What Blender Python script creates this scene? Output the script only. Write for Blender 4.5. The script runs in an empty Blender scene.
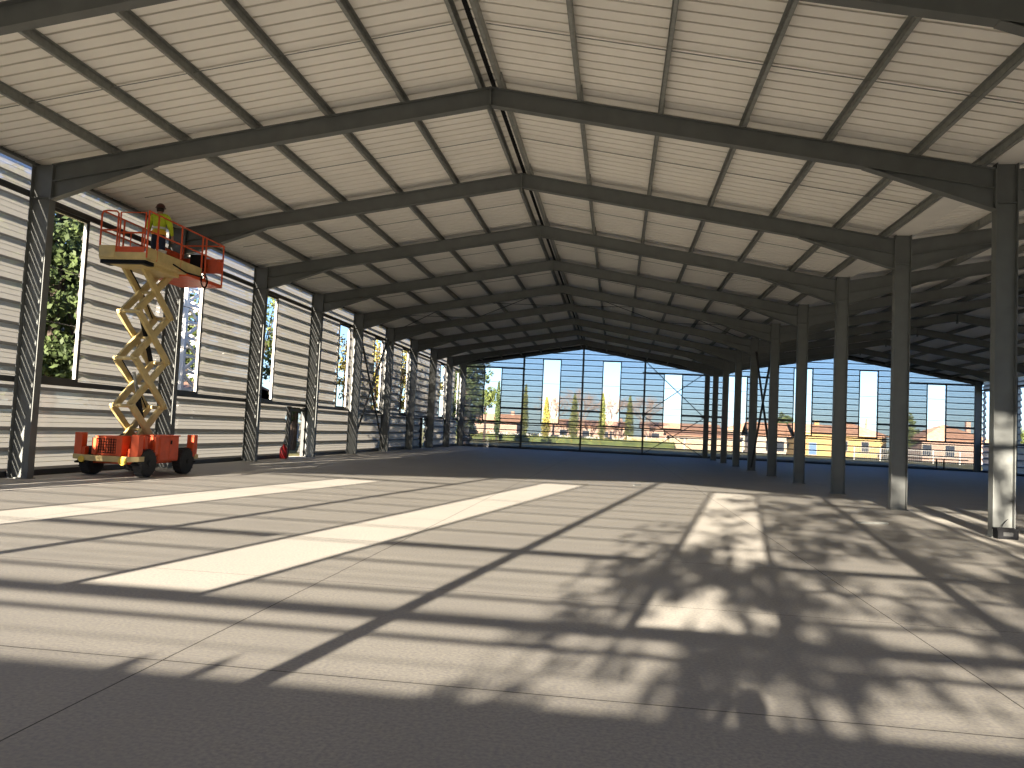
import bpy, bmesh, math, random
from mathutils import Vector, Matrix
random.seed(7)
S = bpy.context.scene
COL = S.collection
V = Vector

# ------------------------------------------------------------------ dimensions (metres)
BAY = 5.6325
XW = 20.16            # valley column row
X2 = 40.78            # right wall column row
XL = 0.0              # inner face of the left columns
R1, R2 = 9.95, 30.47  # ridges
ZR = 8.80             # rafter top at the ridge
SL = 0.1707           # roof slope
YF = 9 * BAY          # far gable frame
YN = -3 * BAY         # near gable frame
PUR = 0.20            # purlin depth
SUN = V((0.516, 3.33, -1.0)).normalized()

def ztop(x):
    return ZR - SL * (abs(x - R1) if x <= XW else abs(x - R2))

# ------------------------------------------------------------------ materials
def nt(m):
    m.use_nodes = True
    return m.node_tree.nodes, m.node_tree.links

def mat(name, col, rough=0.6, metal=0.0, var=0.12, scale=6.0, bump=0.0, spec=0.5, var_col=None):
    m = bpy.data.materials.new(name)
    n, l = nt(m)
    p = n['Principled BSDF']
    p.inputs['Roughness'].default_value = rough
    p.inputs['Metallic'].default_value = metal
    p.inputs['Specular IOR Level'].default_value = spec
    tc = n.new('ShaderNodeTexCoord')
    nz = n.new('ShaderNodeTexNoise'); nz.inputs['Scale'].default_value = scale; nz.inputs['Detail'].default_value = 5
    l.new(tc.outputs['Object'], nz.inputs['Vector'])
    mx = n.new('ShaderNodeMix'); mx.data_type = 'RGBA'
    d = tuple(max(0, c * (1 - var)) for c in col) + (1,)
    b = (tuple(var_col) if var_col else tuple(min(1, c * (1 + var)) for c in col)) + (1,)
    mx.inputs['A'].default_value = d; mx.inputs['B'].default_value = b
    rp = n.new('ShaderNodeMapRange'); rp.inputs['From Min'].default_value = .3; rp.inputs['From Max'].default_value = .7
    l.new(nz.outputs['Fac'], rp.inputs['Value']); l.new(rp.outputs['Result'], mx.inputs['Factor'])
    l.new(mx.outputs['Result'], p.inputs['Base Color'])
    if bump:
        bp = n.new('ShaderNodeBump'); bp.inputs['Strength'].default_value = bump; bp.inputs['Distance'].default_value = .02
        l.new(nz.outputs['Fac'], bp.inputs['Height']); l.new(bp.outputs['Normal'], p.inputs['Normal'])
    return m

def leaf_mat(name, col, var_col):
    m = mat(name, col, .6, 0, .35, 1.3, 0, .2, var_col)
    n, l = nt(m)
    p = n['Principled BSDF']; out = n['Material Output']
    tr = n.new('ShaderNodeBsdfTranslucent'); tr.inputs['Color'].default_value = tuple(min(1, c * 1.5) for c in col) + (1,)
    ms = n.new('ShaderNodeMixShader'); ms.inputs[0].default_value = .12
    l.new(p.outputs[0], ms.inputs[1]); l.new(tr.outputs[0], ms.inputs[2]); l.new(ms.outputs[0], out.inputs['Surface'])
    return m

def perforated(name, open_max=.50, open_min=0.0, scatter=.25):
    # perforated steel sheet: its fine holes pass light square on and close up at glancing angles
    m = bpy.data.materials.new(name)
    n, l = nt(m)
    p = n['Principled BSDF']; out = n['Material Output']
    p.inputs['Base Color'].default_value = (.24, .235, .225, 1); p.inputs['Roughness'].default_value = .55
    g = n.new('ShaderNodeNewGeometry')
    dt = n.new('ShaderNodeVectorMath'); dt.operation = 'DOT_PRODUCT'
    l.new(g.outputs['Incoming'], dt.inputs[0]); l.new(g.outputs['True Normal'], dt.inputs[1])
    ab = n.new('ShaderNodeMath'); ab.operation = 'ABSOLUTE'; l.new(dt.outputs['Value'], ab.inputs[0])
    mr = n.new('ShaderNodeMapRange'); mr.inputs['From Min'].default_value = .2; mr.inputs['From Max'].default_value = .95
    l.new(ab.outputs[0], mr.inputs['Value'])
    pw = n.new('ShaderNodeMath'); pw.operation = 'POWER'; pw.inputs[1].default_value = 2.9
    l.new(mr.outputs['Result'], pw.inputs[0])
    ml = n.new('ShaderNodeMath'); ml.operation = 'MULTIPLY_ADD'; ml.inputs[1].default_value = open_max - open_min; ml.inputs[2].default_value = open_min
    l.new(pw.outputs[0], ml.inputs[0])
    tl = n.new('ShaderNodeBsdfTranslucent'); tl.inputs['Color'].default_value = (.82, .78, .70, 1)
    tp = n.new('ShaderNodeBsdfTransparent')
    a = n.new('ShaderNodeMixShader'); a.inputs[0].default_value = scatter
    b = n.new('ShaderNodeMixShader')
    l.new(p.outputs[0], a.inputs[1]); l.new(tl.outputs[0], a.inputs[2])
    l.new(ml.outputs[0], b.inputs[0]); l.new(a.outputs[0], b.inputs[1]); l.new(tp.outputs[0], b.inputs[2])
    l.new(b.outputs[0], out.inputs['Surface'])
    return m

def concrete(name):
    m = bpy.data.materials.new(name)
    n, l = nt(m)
    p = n['Principled BSDF']
    p.inputs['Specular IOR Level'].default_value = .3
    g = n.new('ShaderNodeNewGeometry')
    def noise(s, d=6):
        z = n.new('ShaderNodeTexNoise'); z.inputs['Scale'].default_value = s; z.inputs['Detail'].default_value = d
        l.new(g.outputs['Position'], z.inputs['Vector']); return z.outputs['Fac']
    def mth(op, a, b=None):
        x = n.new('ShaderNodeMath'); x.operation = op
        for i, q in enumerate((a, b)):
            if q is None: continue
            if isinstance(q, (int, float)): x.inputs[i].default_value = q
            else: l.new(q, x.inputs[i])
        return x.outputs[0]
    def mixc(f, A, B):
        x = n.new('ShaderNodeMix'); x.data_type = 'RGBA'
        l.new(f, x.inputs['Factor'])
        for k, q in (('A', A), ('B', B)):
            if isinstance(q, tuple): x.inputs[k].default_value = q
            else: l.new(q, x.inputs[k])
        return x.outputs['Result']
    def rng(v, a, b):
        x = n.new('ShaderNodeMapRange'); x.inputs['From Min'].default_value = a; x.inputs['From Max'].default_value = b
        l.new(v, x.inputs['Value']); return x.outputs['Result']
    big = mixc(rng(noise(.55), .3, .7), (.37, .35, .305, 1), (.44, .415, .355, 1))
    fine = mixc(rng(noise(38, 3), .35, .68), (.30, .29, .28, 1), big)
    sp = n.new('ShaderNodeTexVoronoi'); sp.inputs['Scale'].default_value = 26
    l.new(g.outputs['Position'], sp.inputs['Vector'])
    spk = mixc(rng(sp.outputs['Distance'], .0, .16), (.22, .21, .20, 1), fine)
    sx = n.new('ShaderNodeSeparateXYZ'); l.new(g.outputs['Position'], sx.inputs[0])
    def joint(c, off, pitch, w):
        f = mth('FRACT', mth('ADD', mth('DIVIDE', mth('SUBTRACT', c, off), pitch), .5))
        return mth('LESS_THAN', mth('MULTIPLY', mth('ABSOLUTE', mth('SUBTRACT', f, .5)), pitch), w)
    wob = mth('MULTIPLY', mth('SUBTRACT', noise(3.0), .5), .02)
    jx = joint(mth('ADD', sx.outputs['X'], wob), 10.0, 5.47, .0055)
    jy = joint(mth('ADD', sx.outputs['Y'], wob), -11.38, 5.66, .006)
    jy2 = joint(mth('ADD', sx.outputs['Y'], wob), -8.52, 5.66, .005)
    j = mth('MAXIMUM', mth('MAXIMUM', jx, jy), jy2)
    l.new(mixc(j, spk, (.06, .055, .05, 1)), p.inputs['Base Color'])
    r = n.new('ShaderNodeMapRange'); r.inputs['To Min'].default_value = .55; r.inputs['To Max'].default_value = .75
    l.new(noise(1.2), r.inputs['Value']); l.new(r.outputs['Result'], p.inputs['Roughness'])
    bp = n.new('ShaderNodeBump'); bp.inputs['Strength'].default_value = .25; bp.inputs['Distance'].default_value = .004
    l.new(noise(45, 2), bp.inputs['Height']); l.new(bp.outputs['Normal'], p.inputs['Normal'])
    return m

M = dict(
    steel=mat('painted_steel', (.118, .126, .122), .5, 0, .1, 3),
    dark=mat('dark_steel', (.04, .042, .043), .5, 0, .1, 3),
    galv=mat('galvanised_steel', (.27, .28, .265), .45, .35, .15, 9),
    roof=mat('white_roof_sheet', (.89, .86, .80), .5, 0, .03, 1.2),
    solid=mat('grey_sheet_edge', (.13, .13, .125), .5, 0, .05, 4),
    perf=perforated('perforated_sheet'), perf2=perforated('perforated_gable_sheet', .50, 0, .07), perf3=perforated('perforated_far_sheet', .40, 0, .10), slot=perforated('slotted_groove', .36, .36),
    floor=concrete('concrete_floor'),
    white=mat('white_trim', (.74, .72, .68), .5, 0, .04, 2),
    jamb=mat('light_reveal', (.62, .58, .50), .5, 0, .05, 2),
    orange=mat('orange_paint', (.62, .085, .02), .42, 0, .15, 5),
    cream=mat('cream_paint', (.56, .43, .19), .45, 0, .12, 5),
    rubber=mat('black_rubber', (.02, .02, .02), .8, 0, .3, 20),
    black=mat('black_plastic', (.006, .0065, .008), .6, 0, .2, 8, 0, .15),
    yellowp=mat('yellow_paint', (.75, .52, .06), .45, 0, .1, 5),
    hivis=mat('hi_vis_cloth', (.50, .62, .03), .8, 0, .15, 12),
    hior=mat('orange_cloth', (.75, .42, .04), .8, 0, .12, 12),
    refl=mat('reflective_tape', (.6, .6, .56), .35, .2, .05, 12),
    navy=mat('navy_cloth', (.016, .025, .06), .85, 0, .2, 12),
    skin=mat('skin', (.52, .30, .21), .55, 0, .08, 12),
    helmet=mat('dark_red_helmet', (.075, .022, .018), .4, 0, .1, 9),
    hair=mat('dark_hair', (.02, .013, .01), .7, 0, .2, 30),
    grey=mat('grey_cloth', (.12, .12, .13), .9, 0, .15, 12),
    red=mat('red_paint', (.33, .012, .015), .4, 0, .1, 6),
    grass=mat('lawn', (.10, .115, .04), .95, 0, .5, .35, 0, .1, (.20, .18, .08)),
    bounce=mat('bounce_gravel', (.46, .42, .35), .95, 0, .15, 9, .3, .2),  # only for the added apron that reflects sun into the hall
    bark=mat('bark', (.06, .042, .032), .9, 0, .35, 7, .6),
    bare=mat('bare_twigs', (.25, .175, .13), .9, 0, .25, 3),
    pine=leaf_mat('pine_needles', (.03, .05, .02), (.085, .115, .04)),
    leaf=leaf_mat('broad_leaves', (.06, .09, .025), (.14, .17, .05)),
    autumn=leaf_mat('yellow_leaves', (.20, .18, .04), (.36, .31, .08)),
    cyp=leaf_mat('cypress_green', (.07, .10, .03), (.20, .21, .06)),
    plast=mat('cream_plaster', (.42, .33, .22), .9, 0, .08, 1.5),
    plasty=mat('ochre_plaster', (.46, .33, .14), .9, 0, .06, 1.5),
    plastp=mat('pale_plaster', (.42, .36, .29), .9, 0, .06, 1.5),
    plastk=mat('pink_plaster', (.38, .26, .2), .9, 0, .08, 1.5),
    tile=mat('clay_tiles', (.34, .19, .115), .85, 0, .3, 2.5),
    blue=mat('blue_shutter', (.10, .19, .36), .6, 0, .1, 4),
    glass=mat('dark_window_glass', (.03, .035, .045), .1, 0, .1, 2),
    fence=mat('pale_fence', (.3, .3, .28), .7, 0, .12, 3),
    hedge=leaf_mat('hedge_leaves', (.05, .08, .02), (.12, .15, .04)),
)

# ------------------------------------------------------------------ mesh helper
class MB:
    def __init__(s): s.v = []; s.f = []; s.mi = []; s.m = 0
    def add(s, vs, fs):
        o = len(s.v); s.v += [tuple(q) for q in vs]
        for f in fs: s.f.append(tuple(i + o for i in f)); s.mi.append(s.m)
        return s
    def box(s, x0, x1, y0, y1, z0, z1):
        vs = [(x, y, z) for z in (z0, z1) for y in (y0, y1) for x in (x0, x1)]
        return s.add(vs, [(0, 2, 3, 1), (4, 5, 7, 6), (0, 1, 5, 4), (2, 6, 7, 3), (0, 4, 6, 2), (1, 3, 7, 5)])
    def bar(s, a, b, w, h=None, up=(0, 0, 1)):
        a, b = V(a), V(b); h = h or w; d = (b - a).normalized(); u = V(up)
        if abs(d.dot(u)) > .97: u = V((1, 0, 0)) if abs(d.x) < .9 else V((0, 1, 0))
        sd = d.cross(u).normalized(); u = sd.cross(d).normalized()
        vs = []
        for p in (a, b):
            for i, j in ((-1, -1), (1, -1), (1, 1), (-1, 1)): vs.append(p + sd * (i * w / 2) + u * (j * h / 2))
        return s.add(vs, [(3, 2, 1, 0), (4, 5, 6, 7)] + [(k, (k + 1) % 4, 4 + (k + 1) % 4, 4 + k) for k in range(4)])
    def tube(s, pts, r, n=8, cap=True):
        pts = [V(p) for p in pts]; rs = r if isinstance(r, (list, tuple)) else [r] * len(pts)
        vs = []; prev = None
        for i, p in enumerate(pts):
            d = (pts[min(i + 1, len(pts) - 1)] - pts[max(i - 1, 0)])
            d = d.normalized() if d.length > 1e-9 else V((0, 0, 1))
            if prev is None:
                u = V((0, 0, 1)) if abs(d.z) < .9 else V((1, 0, 0))
                sd = d.cross(u).normalized()
            else:
                sd = (prev - d * prev.dot(d)).normalized()
            prev = sd; u = sd.cross(d)
            for k in range(n):
                t = 2 * math.pi * k / n
                vs.append(p + (sd * math.cos(t) + u * math.sin(t)) * rs[i])
        fs = []
        for i in range(len(pts) - 1):
            for k in range(n): fs.append((i * n + k, i * n + (k + 1) % n, (i + 1) * n + (k + 1) % n, (i + 1) * n + k))
        if cap: fs += [tuple(range(n - 1, -1, -1)), tuple((len(pts) - 1) * n + k for k in range(n))]
        return s.add(vs, fs)
    def prism(s, poly, axis, a, b):
        # poly of 2D points in the plane of the two other axes, extruded from a to b along axis
        def mk(p, t): return {0: (t, p[0], p[1]), 1: (p[0], t, p[1]), 2: (p[0], p[1], t)}[axis]
        n = len(poly)
        vs = [mk(p, a) for p in poly] + [mk(p, b) for p in poly]
        return s.add(vs, [tuple(range(n)), tuple(range(2 * n - 1, n - 1, -1))] + [(i, i + n, (i + 1) % n + n, (i + 1) % n) for i in range(n)])
    def lathe(s, c, prof, n=20, axis=2):
        vs = []
        for r, t in prof:
            for k in range(n):
                a = 2 * math.pi * k / n; p, q = r * math.cos(a), r * math.sin(a)
                d = {2: (p, q, t), 0: (t, p, q), 1: (p, t, q)}[axis]
                vs.append((c[0] + d[0], c[1] + d[1], c[2] + d[2]))
        fs = []
        for i in range(len(prof) - 1):
            for k in range(n): fs.append((i * n + k, i * n + (k + 1) % n, (i + 1) * n + (k + 1) % n, (i + 1) * n + k))
        fs += [tuple(range(n - 1, -1, -1)), tuple((len(prof) - 1) * n + k for k in range(n))]
        return s.add(vs, fs)
    def build(s, name, ms, parent=None, bevel=0, smooth=False, fix=True):
        ms = ms if isinstance(ms, (list, tuple)) else [ms]
        org = V((0, 0, 0)); q = parent
        while q is not None:
            org = org + q.location; q = q.parent
        me = bpy.data.meshes.new(name)
        me.from_pydata([(V(p) - org)[:] for p in s.v], [], s.f)
        for x in ms: me.materials.append(x)
        me.polygons.foreach_set('material_index', s.mi)
        if smooth: me.polygons.foreach_set('use_smooth', [True] * len(s.f))
        if fix:
            b = bmesh.new(); b.from_mesh(me); bmesh.ops.recalc_face_normals(b, faces=b.faces); b.to_mesh(me); b.free()
        me.update()
        o = bpy.data.objects.new(name, me); COL.objects.link(o)
        if parent: o.parent = parent
        if bevel:
            md = o.modifiers.new('bevel', 'BEVEL'); md.width = bevel; md.segments = 2; md.limit_method = 'ANGLE'; md.angle_limit = math.radians(40)
        return o

def tag(o, label, cat, group=None, kind=None):
    o['label'] = label; o['category'] = cat
    if group: o['group'] = group
    if kind: o['kind'] = kind
    return o
def struct(o):
    o['kind'] = 'structure'; return o
def empty(name, loc):
    o = bpy.data.objects.new(name, None); COL.objects.link(o); o.location = loc; o.empty_display_size = .2; return o
def copy_tree(o, parent=None):
    c = o.copy(); COL.objects.link(c)
    if parent: c.parent = parent
    for ch in list(o.children): copy_tree(ch, c)
    return c
ORD = ['nearest', 'second', 'third', 'fourth', 'fifth', 'sixth', 'seventh', 'eighth', 'ninth', 'tenth', 'eleventh', 'twelfth']

# ------------------------------------------------------------------ ground and floor
g = MB(); g.box(-160, 240, -120, 420, -.6, -.06); o = struct(g.build('ground', M['grass']))
a = MB(); a.box(-40, 80, -70, -21.2, -.2, -.04); struct(a.build('bounce_apron', M['bounce']))  # unseen pale apron, added to bounce sunlight up onto the near ceiling
f = MB(); f.box(-.75, X2 + .75, YN - .3, YF + .3, -.3, 0); struct(f.build('floor', M['floor']))

# ------------------------------------------------------------------ wall sheets (lapped perforated siding)
P = .4733; STEP = .085; DEP = .12
def profile(zmax):
    # list of (z, depth outward, material index of the facet that starts here)
    out = []; z = .10
    while z < zmax:
        out += [(z, 0, 1), (z + STEP, DEP, 0)]
        def d(t): return DEP * (1 - (t - STEP) / (P - STEP))
        for t in (.20, .315):
            out += [(z + t, d(t), 0), (z + t + .005, d(t + .005) + .012, 2), (z + t + .015, d(t + .015), 0)]
        z += P
    return out
def sheet(mb, t0, t1, z0, z1f, place, dt=.7):
    """strip of siding for t0..t1, z from z0 to z1f(t); place(t, depth, z) gives a point"""
    n = max(1, int(math.ceil((t1 - t0) / dt)))
    ts = [t0 + (t1 - t0) * i / n for i in range(n + 1)]
    pr = profile(12)
    def dep(z):
        for a, b in zip(pr, pr[1:]):
            if a[0] <= z <= b[0] and b[0] > a[0]:
                return a[1] + (b[1] - a[1]) * (z - a[0]) / (b[0] - a[0])
        return 0
    for a, b in zip(ts, ts[1:]):
        za, zb = z1f(a), z1f(b)
        for (p, q) in zip(pr, pr[1:]):
            if q[0] <= z0 or p[0] >= max(za, zb): continue
            zl, dl = (p[0], p[1]) if p[0] >= z0 else (z0, dep(z0))
            pts = []
            for t, zt in ((a, za), (b, zb)):
                lo = min(zl, zt); hi = min(q[0], zt)
                pts.append(((t, dl if lo == zl else dep(lo), lo), (t, q[1] if hi == q[0] else dep(hi), hi)))
            (A0, A1), (B0, B1) = pts
            mb.m = p[2]
            vs = [place(*A0), place(*B0), place(*B1), place(*A1)]
            if A1[2] - A0[2] < 1e-5 and B1[2] - B0[2] < 1e-5: continue
            mb.add(vs, [(0, 1, 2, 3)])
    mb.m = 0

def wall(name, t_lo, t_hi, topf, openings, place, pm='perf'):
    """openings: (t0, t1, z0, z1)"""
    mb = MB()
    cuts = sorted({t_lo, t_hi} | {q for w in openings for q in w[:2]})
    for a, b in zip(cuts, cuts[1:]):
        mid = (a + b) / 2
        w = [q for q in openings if q[0] <= mid <= q[1]]
        if not w: sheet(mb, a, b, .10, topf, place); continue
        z = .10
        for q in sorted(w, key=lambda k: k[2]):
            if q[2] > z + .01: sheet(mb, a, b, z, lambda t, m=q[2]: m, place)
            z = q[3]
        sheet(mb, a, b, z, topf, place)
    return struct(mb.build(name, [M[pm], M['solid'], M['slot'] if pm == 'perf' else M[pm]], fix=False))

XWL = -.60; XWR = X2 + .60; YWF = YF + .16; YWN = YN - .16
G1 = [(1.62, 3.02, 6.75), (6.62, 8.02, 7.62), (11.65, 13.05, 7.62), (16.72, 18.12, 6.75)]
G2 = [(21.87, 23.32, 6.78), (27.08, 28.46, 7.62), (32.18, 33.5, 7.62), (37.32, 38.66, 6.72)]
gab = [(a, b, 2.30, c) for a, b, c in G1 + G2]
GN = [(1.80, 3.02, 6.75), (6.82, 8.02, 7.62), (11.90, 13.08, 7.62), (16.92, 18.14, 6.75)]   # near gable, measured from its light on the floor
gabn = [(a, b, 2.30, c) for a, b, c in GN + G2]
LW = [(.62, 2.02), (6.43, 7.83), (12.1, 13.5), (20.8, 22.2), (26.5, 27.9), (32.3, 33.7), (43.4, 44.8), (48.9, 50.3)]
LWN = [(-4.9, -3.5), (-10.5, -9.1), (-16.2, -14.8)]
lwin = [(a, b, 2.33, 6.28) for a, b in LWN + LW]
doors = [(-3.4, -2.5, .10, 2.10), (15.25, 16.75, .10, 2.10), (38.0, 39.3, .10, 2.10)]
wall('wall_left', YWN, YWF, lambda t: ztop(0) + .12, lwin + doors, lambda t, d, z: (XWL - d, t, z))
wall('wall_right', YWN, YWF, lambda t: ztop(X2) + .12, [(a, b, 2.33, 6.28) for a, b in LW], lambda t, d, z: (XWR + d, t, z))
wall('wall_far', XWL, XWR, lambda t: ztop(min(max(t, 0), X2)) + .1, gab, lambda t, d, z: (t, YWF + d, z), 'perf3')
wall('wall_front', XWL, XWR, lambda t: ztop(min(max(t, 0), X2)) + .1, gabn, lambda t, d, z: (t, YWN - d, z), 'perf2')

# window frames: dark inner frame, light reveal, two thin rods
wn = 0
def window(c0, c1, z0, z1, place, rods):
    global wn; wn += 1
    def bx(mb, a, b, d0, d1, zz0, zz1):
        p = place(a, d0, zz0); q = place(b, d1, zz1)
        mb.box(min(p[0], q[0]), max(p[0], q[0]), min(p[1], q[1]), max(p[1], q[1]), zz0, zz1)
    mb = MB(); w = .09
    for (a, b, e, h) in ((c0 - w, c0, z0 - w, z1 + w), (c1, c1 + w, z0 - w, z1 + w), (c0, c1, z0 - w, z0), (c0, c1, z1, z1 + w)):
        bx(mb, a, b, -.03, -.01, e, h)
    o = struct(mb.build('window_%d' % wn, M['dark']))
    rv = MB(); w = .03
    for (a, b, e, h) in ((c0 - w, c0, z0 - w, z1 + w), (c1, c1 + w, z0 - w, z1 + w), (c0, c1, z0 - w, z0), (c0, c1, z1, z1 + w)):
        bx(rv, a, b, -.01, .06, e, h)
    rv.build('window_reveal', M['jamb'], o)
    for z in rods:
        r = MB(); r.tube([place(c0 - .02, .05, z), place(c1 + .02, .05, z)], .012, 6)
        r.build('window_rod', M['dark'], o)
for a, b, z0, z1 in lwin: window(a, b, z0, z1, lambda t, d, z: (XWL - d, t, z), (3.65, 4.95))
for a, b, z0, z1 in gab: window(a, b, z0, z1, lambda t, d, z: (t, YWF + d, z), (3.37, 3.9, 5.6))
for a, b, z0, z1 in gabn: window(a, b, z0, z1, lambda t, d, z: (t, YWN - d, z), (3.37, 3.9, 5.6))
for i, (a, b, z0, z1) in enumerate(doors):
    mb = MB()
    mb.box(XWL, XWL + .14, a - .12, a, 0, 2.12); mb.box(XWL, XWL + .14, b, b + .12, 0, 2.12); mb.box(XWL, XWL + .12, a, b, 1.93, 2.03)
    o = struct(mb.build('door_%d' % (i + 1), M['dark']))
    s = MB(); s.box(XWL - .25, XWL + .14, a, b, 0, .012); s.build('threshold', M['jamb'], o)
# base plinth
for nm, (x0, x1, y0, y1), gaps in (('left', (XWL - .02, XWL + .05, YWN, YWF), [(a, b) for a, b, _, _ in doors]),):
    mb = MB(); y = y0
    for a, b in gaps: mb.box(x0, x1, y, a - .12, 0, .14); y = b + .12
    mb.box(x0, x1, y, y1, 0, .14); struct(mb.build('baseboard_left', M['dark']))
mb = MB(); mb.box(XWL, XWR, YWF - .05, YWF + .02, 0, .12); struct(mb.build('baseboard_far', M['dark']))
mb = MB(); mb.box(XWL, XWR, YWN - .02, YWN + .05, 0, .12); struct(mb.build('baseboard_front', M['dark']))
mb = MB(); mb.box(XWR - .05, XWR + .02, YWN, YWF, 0, .12); struct(mb.build('baseboard_right', M['dark']))

# ------------------------------------------------------------------ roof sheets
def roof(xa, xb):
    mb = MB(); y = YN - .3; prof = []
    while y < YF + .4:
        prof += [(y, 0), (y + .256, 0), (y + .258, .11), (y + .317, .11)]; y += .32
    za, zb = ztop(xa) + PUR + .005, ztop(xb) + PUR + .005
    if xa > XW - 1 and xa < XW + 1: za = ZR - SL * (R2 - xa) + PUR + .005
    if xb > XW - 1 and xb < XW + 1 and xa < XW: zb = ZR - SL * (xb - R1) + PUR + .005
    vs = [(x, p, z + h) for p, h in prof for x, z in ((xa, za), (xb, zb))]
    mb.add(vs, [(2 * i, 2 * i + 2, 2 * i + 3, 2 * i + 1) for i in range(len(prof) - 1)])
    o = struct(mb.build('ceiling', M['roof'], fix=False)); md = o.modifiers.new('th', 'SOLIDIFY'); md.thickness = .006; md.offset = 1
roof(-.75, R1 - .05); roof(R1 + .05, XW - .31); roof(XW + .31, R2 - .05); roof(R2 + .05, X2 + .75)
for r, w in ((R1, 'left nave'), (R2, 'right nave')):
    mb = MB(); z = ZR + PUR
    mb.prism([(r - .35, z - .01), (r, z + .09), (r + .35, z - .01), (r + .35, z + .04), (r, z + .14), (r - .35, z + .04)], 1, YN - .3, YF + .4)
    rc = mb.build('ridge_cap', M['roof']); q = MB(); q.box(r - .045, r + .045, YN - .2, YF + .3, ZR + PUR - .02, ZR + PUR + .08); q.build('ridge_seal', M['black'], rc)
    tag(rc, 'ridge capping closing the top of the roof over the ' + ('lift and long bright patches' if r == R1 else 'aisle beyond the middle columns'), 'roof capping')

# valley gutter
mb = MB(); zg = ztop(XW - .24) + .10
mb.prism([(XW - .30, zg), (XW + .30, zg), (XW + .30, zg + .15), (XW + .28, zg + .15), (XW + .28, zg + .02), (XW - .28, zg + .02), (XW - .28, zg + .15), (XW - .30, zg + .15)], 1, YN, YF)
tag(mb.build('valley_gutter', M['white']), 'white box gutter running along the tops of the middle column row', 'gutter')

# ------------------------------------------------------------------ columns
def make_column(h, dx=.50, name='steel_column', m='steel'):
    r = empty(name, (0, 0, 0))
    mb = MB(); t = .016; b = .20
    mb.box(-dx / 2, -dx / 2 + t, -b / 2, b / 2, .02, h); mb.box(dx / 2 - t, dx / 2, -b / 2, b / 2, .02, h)
    mb.box(-dx / 2 + t, dx / 2 - t, -.006, .006, .02, h)
    mb.build('shaft', M[m], r)
    p = MB(); p.box(-dx / 2 - .03, dx / 2 + .03, -b / 2 - .03, b / 2 + .03, 0, .02); p.build('base_plate', M[m], r)
    s = MB(); zc = h - .78
    s.box(-dx / 2 + t, dx / 2 - t, -b / 2, -.006, zc, zc + .014); s.build('stiffener_plate', M[m], r)
    return r
def frame_words(k):
    return 'portal frame that is ' + ('nearest' if k == -1 else '%s nearest' % ORD[k + 1]) + ' to the camera'
colL = make_column(ztop(0) + .0); colV = make_column(zg - .005, .40)
firstL = firstV = True
for k in range(-1, 10):
    o = colL if firstL else copy_tree(colL); firstL = False
    o.location = (-.25, k * BAY + (-.02 if k == 9 else 0), 0)
    w = {-1: 'first column of the left wall row, before the one beside the lift, out past the picture edge',
         0: 'big column at the left edge with bright diagonal stripes, nearer than the scissor lift',
         1: 'striped left wall column standing right behind the orange scissor lift',
         9: 'left wall column in the far corner where the gable wall starts'}.get(k, '%s column along the left wall counting from the lift towards the far gable' % ORD[max(k - 1, 0)])
    tag(o, w, 'steel column', 'columns along the left wall')
    o = colV if firstV else copy_tree(colV); firstV = False
    o.location = (XW, k * BAY, 0)
    w = {-1: 'middle row column beside the camera, nearer than the one with the black box',
         0: 'nearest steel column at the right edge, sunlit low down, black box at foot',
         9: 'last column of the middle row, standing in the far gable wall'}.get(k, '%s column of the middle row counting back from the one with the black box' % (ORD[k]))
    tag(o, w, 'steel column', 'columns of the middle row')
    o = copy_tree(colL); o.location = (X2 + .25, k * BAY, 0)
    w = 'column in the far right corner beside the last window of the far wall' if k == 9 else \
        '%s column along the right hand wall counting from the far right corner' % ORD[9 - k]
    tag(o, w, 'steel column', 'columns along the right wall')

# ------------------------------------------------------------------ rafters
def rafter(xe, xr, y, label, thin=False):
    """half frame from column face xe to ridge xr"""
    s = 1 if xr > xe else -1
    mb = MB(); b = .20; t = .014; dep = .20 if thin else .40
    ze, zt = ZR - SL * abs(xr - xe), ZR
    def slab(x0, z0, x1, z1, th, wd, up):
        mb.prism([(x0, z0), (x1, z1), (x1, z1 + up * th), (x0, z0 + up * th)], 1, y - wd / 2, y + wd / 2)
    slab(xe, ze, xr, zt, t, b, -1); slab(xe, ze - dep, xr, zt - dep, t, b, 1)
    slab(xe, ze - t, xr, zt - t, dep - 2 * t, .012, -1)
    o = tag(mb.build('roof_rafter', M['steel']), label, 'roof beam', 'rafters of the portal frames')
    if thin: return o
    hb = MB(); L = 2.45
    xh = xe + s * L; zh = ZR - SL * abs(xr - xh) - dep
    zb = ze - dep - .40
    hb.prism([(xe, ze - dep), (xh, zh), (xe, zb)], 1, y - .006, y + .006)
    hb.prism([(xe, zb), (xh, zh), (xh, zh - .014), (xe, zb - .014)], 1, y - b / 2, y + b / 2)
    hb.build('haunch', M['steel'], o)
    e = MB(); e.box(min(xr, xr - s * .02), max(xr, xr - s * .02), y - b / 2, y + b / 2, ZR - dep - .12, ZR); e.build('end_plate', M['steel'], o)
    e = MB(); e.box(min(xe, xe + s * .02), max(xe, xe + s * .02), y - b / 2, y + b / 2, zb, ze); e.build('end_plate', M['steel'], o)
    return o
for k in range(-1, 10):
    y = k * BAY; c = ORD[k + 1] + ' roof frame away'
    if k == -1: c = 'nearest frame, crossing the picture corners'
    if k == 9: c = 'end frame against the far gable'
    rafter(XL, R1, y, 'sloping beam rising from the left wall to the ridge, ' + c, k == 9)
    rafter(XW - .20, R1, y, 'sloping beam from the ridge down to the middle columns, ' + c, k == 9)
    rafter(XW + .20, R2, y, 'sloping beam rising right from the middle columns, ' + c, k == 9)
    rafter(X2, R2, y, 'sloping beam from the second ridge to the right wall, ' + c, k == 9)

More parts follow.
